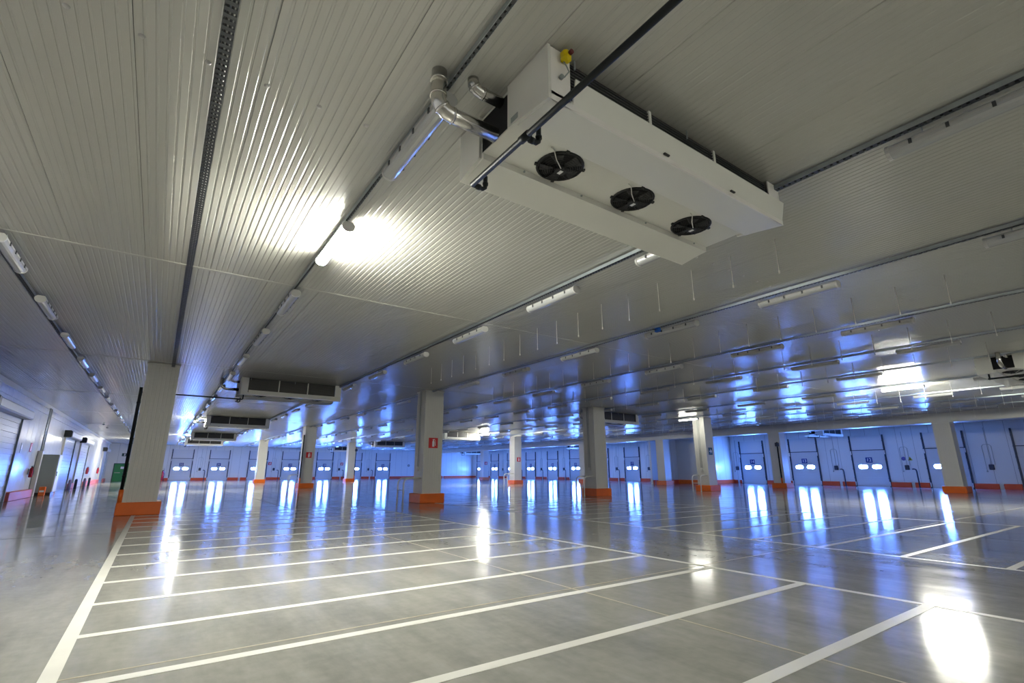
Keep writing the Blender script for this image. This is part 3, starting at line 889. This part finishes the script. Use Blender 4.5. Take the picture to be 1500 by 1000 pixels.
downpipe(CX[4] - HW - 0.08, CY[0] - 0.25, 3.3, 'dark down pipe with orange sleeve on the beam column', True)
def conduit(x, y, label):
    d = thing('conduit', label, 'conduit', (x, y, 0))
    for s in (-0.05, 0.05):
        MB().tube([(0, s, 1.55), (0, s, CE)], 0.013, 8).build('tube', M_GREY, d)
    MB().cbox(-0.05, 0.03, -0.09, 0.09, 1.38, 1.56, 0.015).build('switch_box', M_TRIM, d)
    return d
conduit(CX[1] - HW - 0.03, CY[0] + 0.02, 'twin grey conduits with switch box on the extinguisher sign column')
conduit(CX[2] - HW - 0.03, CY[0] + 0.02, 'twin grey conduits with switch box on the tube hoop column by the cooler')
conduit(CX[3] - HW - 0.03, CY[0] + 0.02, 'twin grey conduits with switch box on the brightly lit column')
def hoop(x, y, label, grp=None):
    h = thing('guard_hoop', label, 'guard rail', (x, y, 0))
    for s in (-0.32, 0.32):
        MB().tube([(-0.85, s, 0), (-0.85, s, 0.85), (-0.80, s, 0.98), (-0.68, s, 1.05), (-0.45, s, 1.07), (-0.05, s, 1.07)], 0.036, 10).build('hoop_tube', M_TUBE, h)
    MB().tube([(-0.85, -0.32, 0.55), (-0.85, 0.32, 0.55)], 0.02, 8).build('cross_bar', M_TUBE, h)
    for s in (-0.32, 0.32):
        MB().tube([(-0.85, s, 0), (-0.85, s, 0.012)], 0.06, 12).build('foot_plate', M_TUBE, h)
    return h
hoop(CX[1] - HW + 0.03, CY[0], 'bent tube hoop guarding the extinguisher sign column')
hoop(CX[2] - HW + 0.03, CY[0], 'bent tube hoop guarding the column by the half hidden cooler')
hoop(CX[3] - HW + 0.03, CY[0], 'bent tube hoop guarding the brightly lit column')
hoop(CX[1] - HW + 0.03, CY[1], 'bent tube hoop guarding the sign column before the pale doors')
hoop(CX[3] - HW + 0.03, CY[1], 'bent tube hoop guarding the sign column before the narrow doors')
def fire_sign(loc, rz, label, s=0.46):
    g = thing('extinguisher_sign', label, 'sign', loc, rz)
    MB().cbox(-s / 2, s / 2, -0.012, 0, -s / 2, s / 2, 0.003).build('plate', M_RED, g)
    MB().prism([(-0.055, -0.17), (0.055, -0.17), (0.055, 0.06), (0.025, 0.10), (0.025, 0.13), (0.07, 0.15), (0.06, 0.175), (-0.05, 0.165), (-0.025, 0.13), (-0.025, 0.10), (-0.055, 0.06)], 'y', -0.0135, -0.011).build('pictogram', M_WHITE, g)
    MB().prism([(0.085, -0.12), (0.12, -0.12), (0.10, 0.13), (0.07, 0.15), (0.06, 0.135), (0.085, 0.12)], 'y', -0.0135, -0.011).build('pictogram', M_WHITE, g)
    return g
fire_sign((CX[1], CY[0] - HW - 0.005, 2.62), 0, 'red extinguisher sign on the column with twin conduits')
fire_sign((CX[1], CY[1] - HW - 0.005, 2.66), 0, 'red extinguisher sign on the column before the pale doors')
fire_sign((CX[3] + 0.1, CY[1] - HW - 0.005, 2.55), 0, 'red extinguisher sign on the column before the narrow doors')
fire_sign((CX[4], CY[2] - HW - 0.005, 2.5), 0, 'small red extinguisher sign on the far beam column')
fire_sign((X1 - 0.005, 26.4, 2.6), -PI / 2, 'red extinguisher sign on the dock wall beside plate fourteen')
fire_sign((14.6, Y1 - 0.005, 2.5), 0, 'red framed extinguisher sign on the wall beside plate twenty nine')
fire_sign((25.9, Y1 - 0.005, 2.5), 0, 'red framed extinguisher sign on the wall beside plate twenty eight')
fire_sign((X0 + 0.04, 36.6, 2.6), PI / 2, 'red extinguisher sign on the wall before the cabinet')
ex = thing('exit_sign', 'dark green sign with white arrow on the bright column', 'sign', (CX[3], CY[0] - HW - 0.005, 2.70))
MB().cbox(-0.23, 0.23, -0.014, 0, -0.25, 0.25, 0.003).build('plate', M_DKGREEN, ex)
MB().prism([(-0.15, -0.035), (0.02, -0.035), (-0.04, -0.13), (0.04, -0.13), (0.16, 0.0), (0.04, 0.13), (-0.04, 0.13), (0.02, 0.035), (-0.15, 0.035)], 'y', -0.0155, -0.013).build('arrow', M_WHITE, ex)
ex = thing('exit_sign', 'dark exit sign above the green emergency door', 'sign', (-3.9, Y1 - 0.002, 3.55))
MB().cbox(-0.32, 0.32, -0.02, 0, -0.2, 0.2, 0.004).build('plate', M_DKGREEN, ex)
MB().prism([(-0.05, 0.16), (0.05, 0.16), (0.05, -0.02), (0.12, -0.02), (0, -0.16), (-0.12, -0.02), (-0.05, -0.02)], 'y', -0.022, -0.019).build('arrow', M_WHITE, ex)

# ------------------------------------------------------------------ bay equipment on the dock walls
def dock_control(loc, rz, label):
    g = thing('dock_control', label, 'control box', loc, rz)
    MB().cbox(-0.15, 0.15, -0.14, 0, 1.42, 1.82, 0.03).build('control_box', M_DGREY, g)
    MB().cbox(-0.36, -0.26, -0.05, 0, 1.25, 1.36, 0.01).build('push_button', M_GREY, g)
    for a, zt in ((-0.31, 3.2), (0.0, 4.6), (0.22, 3.2)):
        MB().tube([(a, -0.03, 1.36 if a < 0 else 1.8), (a, -0.03, zt)], 0.016, 6).build('conduit', M_GREY, g)
    MB().tube([(-0.31, -0.03, 3.2), (-0.2, -0.03, 3.32), (0.1, -0.03, 3.32), (0.22, -0.03, 3.2)], 0.016, 6).build('conduit', M_GREY, g)
    return g
def bay_post(loc, rz, label):
    g = thing('bay_post', label, 'bollard', loc, rz)
    MB().tube([(0.12, -0.3, 0), (0.12, -0.3, 1.3), (0.08, -0.3, 1.45), (-0.04, -0.3, 1.5), (-0.16, -0.3, 1.48)], 0.05, 10).build('post_tube', M_DGREY, g)
    MB().tube([(0.12, -0.3, 0), (0.12, -0.3, 0.02)], 0.1, 12).build('foot_plate', M_DGREY, g)
    return g
for i in (0, 2, 4, 5):
    x = (back_doors[i] + back_doors[i + 1]) / 2
    dock_control((x, Y1 - 0.004, 0), 0, 'dark control box with conduits left of plate %s' % W(bnum[i + 1]))
    bay_post((x + 0.55, Y1, 0), 0, 'bent dark post left of plate %s' % W(bnum[i + 1]))
for i in (0, 1, 2, 3, 4, 6, 7, 10, 11):
    y = (right_doors[i] + right_doors[i + 1]) / 2
    dock_control((X1 - 0.004, y, 0), -PI / 2, 'dark control box with conduits left of plate %s' % W(rnum[i + 1]))
    bay_post((X1, y - 0.55, 0), -PI / 2, 'bent dark post left of plate %s' % W(rnum[i + 1]))
dock_control((X1 - 0.004, 10.4, 0), -PI / 2, 'dark control box beside the door without panes')
dock_control((X1 - 0.004, 31.0, 0), -PI / 2, 'dark control box left of plate fourteen')
nt_ = thing('wall_notice', 'purple round notice on the wall between plates twelve and eleven', 'sign', (X1 - 0.002, 15.85, 2.35), -PI / 2)
MB().prism([(0.16 * math.cos(t), 0.16 * math.sin(t)) for t in [2 * PI * i / 20 for i in range(20)]], 'y', -0.012, 0).build('plate', mat('notice_purple', (0.12, 0.10, 0.32), 0.5), nt_)
nt_ = thing('wall_notice', 'yellow triangle notice on the wall between plates twelve and eleven', 'sign', (X1 - 0.002, 15.4, 2.35), -PI / 2)
MB().prism([(-0.17, -0.15), (0.17, -0.15), (0, 0.17)], 'y', -0.012, 0).build('plate', mat('notice_yellow', (0.45, 0.42, 0.03), 0.5), nt_)
MB().prism([(-0.07, -0.09), (0.07, -0.09), (0, 0.07)], 'y', -0.014, -0.011).build('symbol', M_BLACK, nt_)
for (x, y, z, lb) in ((38.2, Y1 - 0.0, 2.3, 'small round wall plate on the plain blue wall'), ):
    g = thing('wall_plate', lb, 'wall plate', (x, y, z))
    MB().tube([(0, 0, 0), (0, -0.03, 0)], 0.22, 16).build('ring', M_DGREY, g)
    MB().tube([(0, -0.03, 0), (0, -0.04, 0)], 0.15, 16).build('disc', M_GREY, g)

# ------------------------------------------------------------------ left wall equipment
def extinguisher(x, y, z, label, s=1.0):
    e = thing('fire_extinguisher', label, 'extinguisher', (x, y, z))
    MB().tube([(0, 0, 0), (0, 0, 0.04 * s), (0, 0, 0.46 * s), (0, 0, 0.52 * s), (0, 0, 0.56 * s)], [0.075 * s, 0.085 * s, 0.085 * s, 0.06 * s, 0.025 * s], 14).build('cylinder', M_EXT, e)
    MB().cbox(-0.03 * s, 0.03 * s, -0.1 * s, 0.06 * s, 0.56 * s, 0.62 * s, 0.008).build('valve', M_BLACK, e)
    MB().tube([(0, -0.06 * s, 0.6 * s), (0.07 * s, -0.12 * s, 0.55 * s), (0.11 * s, -0.1 * s, 0.35 * s), (0.1 * s, -0.05 * s, 0.15 * s)], 0.014 * s, 8).build('hose', M_BLACK, e)
    return e
extinguisher(X0 + 0.16, 37.4, 1.05, 'red extinguisher hung before the grey cabinet', 0.95)
extinguisher(X0 + 0.16, 64.4, 1.1, 'red extinguisher hung past the last but one shutter', 1.1)
extinguisher(X0 + 0.16, 75.2, 1.1, 'red extinguisher hung near the last shutter', 1.1)
for y in (37.4, 64.4, 75.2):
    MB().box(X0 + 0.03, X0 + 0.07, y - 0.05, y + 0.05, 1.2, 1.5).build('wall_bracket', M_GREY, wall_left)
e = extinguisher(0.75, 86.6, 0.12, 'wheeled red extinguisher beside the dock door with plate thirty two', 2.2)
for s in (-1, 1):
    MB().tube([(s * 0.2, 0.12, 0.05), (s * 0.26, 0.12, 0.05)], 0.17, 16).build('wheel', M_BLACK, e)
MB().tube([(-0.2, 0.12, 0.05), (0.2, 0.12, 0.05)], 0.03, 8).build('axle', M_BLACK, e)
MB().tube([(-0.15, 0.16, 0.2), (-0.15, 0.28, 1.6), (0.15, 0.28, 1.6), (0.15, 0.16, 0.2)], 0.02, 8).build('handle', M_BLACK, e)
cabn = thing('electric_cabinet', 'tall grey electric cabinet on black base by the shutter wall', 'cabinet', (X0 + 0.04, 40.2, 0))
MB().cbox(0.0, 0.78, 0, 1.2, 0.16, 2.34, 0.015).build('body', M_GREY, cabn)
MB().box(0.04, 0.74, 0.04, 1.16, 0.0, 0.16).build('base', M_BLACK, cabn)
MB().cbox(0.78, 0.81, 0.03, 1.17, 0.2, 2.3, 0.006).build('door', M_TRIM, cabn)
MB().cbox(0.81, 0.84, 0.12, 0.17, 1.1, 1.35, 0.008).build('handle', M_BLACK, cabn)
for y, lb in ((39.9, 'orange corner guard before the grey cabinet'), (42.2, 'orange corner guard behind the grey cabinet')):
    MB_ = MB().cbox(-0.14, 0.14, -0.12, 0.12, 0, 0.5, 0.02)
    g = tag(MB_.build('corner_guard', M_ORANGE, None, (X0 + 0.45, y - 0.02, 0)), lb, 'guard')
    MB().box(-0.1, 0.1, -0.125, -0.12, 0.2, 0.3).build('stripe', M_WHITE, g)
pc = thing('pipe_casing', 'pale vertical pipe casing on the wall before the cabinet', 'casing', (X0 + 0.04, 38.7, 0))
MB().cbox(0, 0.22, 0, 0.3, 0, 2.5, 0.02).build('casing', M_TRIM, pc)
MB().tube([(0.1, 0.15, 2.5), (0.1, 0.15, CE - 0.12)], 0.04, 10).build('riser', M_GALV, pc)
MB().tube([(0.1, 0.7, 2.3), (0.1, 0.7, CE - 0.12)], 0.03, 10).build('riser', M_GALV, pc)
nt_ = thing('wall_notice', 'narrow grey notice on the shutter wall', 'sign', (X0 + 0.032, 34.4, 2.5), PI / 2)
MB().cbox(-0.16, 0.16, -0.01, 0, -0.25, 0.25, 0.003).build('plate', M_GREY, nt_)
MB().box(-0.1, 0.1, -0.012, -0.009, -0.05, 0.15).build('print', M_WHITE, nt_)
for k, y in enumerate((48.1, 51.5, 57.3, 61.0)):
    b = tag(MB().tube([(0, 0, 0), (0, 0, 0.72), (0, 0, 0.78)], [0.09, 0.09, 0.05], 12).build('bollard', M_RAIL if k % 2 else mat('bollard_violet', (0.25, 0.2, 0.35), 0.4), None, (X0 + 0.75, y, 0)),
            ('violet', 'dark blue')[k % 2] + ' bollard before the shutter ' + ('beyond the grey cabinet', 'next to the two extinguishers')[k // 2], 'bollard')
    MB().tube([(0, 0, 0), (0, 0, 0.012)], 0.13, 12).build('foot_plate', M_GREY, b)
# ceiling pair of small sensors near the shutter wall
for y in (50.0, 53.5):
    s_ = thing('ceiling_sensor', 'small dark sensor under the ceiling near the shutters', 'sensor', (-3.9, y, CE), 0, 'ceiling sensors near the shutters')
    MB().tube([(0, 0, 0.002), (0, 0, -0.12)], 0.03, 8).build('stem', M_GREY, s_)
    MB().dome((0, 0, -0.12), 0.09, 3, 12).build('head', M_DGREY, s_)
# blue cable clip on the third tray from the cooler
g = thing('junction_box', 'small bright blue junction box on a cable tray', 'junction box', (10.05, 7.75, CE - 0.11))
MB().cbox(-0.05, 0.05, -0.07, 0.07, -0.09, 0.02, 0.012).build('box', M_BLUE, g)
MB().tube([(-0.05, 0, -0.04), (-0.10, 0, -0.05), (-0.13, 0.06, -0.02)], 0.01, 6).build('cable', M_BLACK, g)
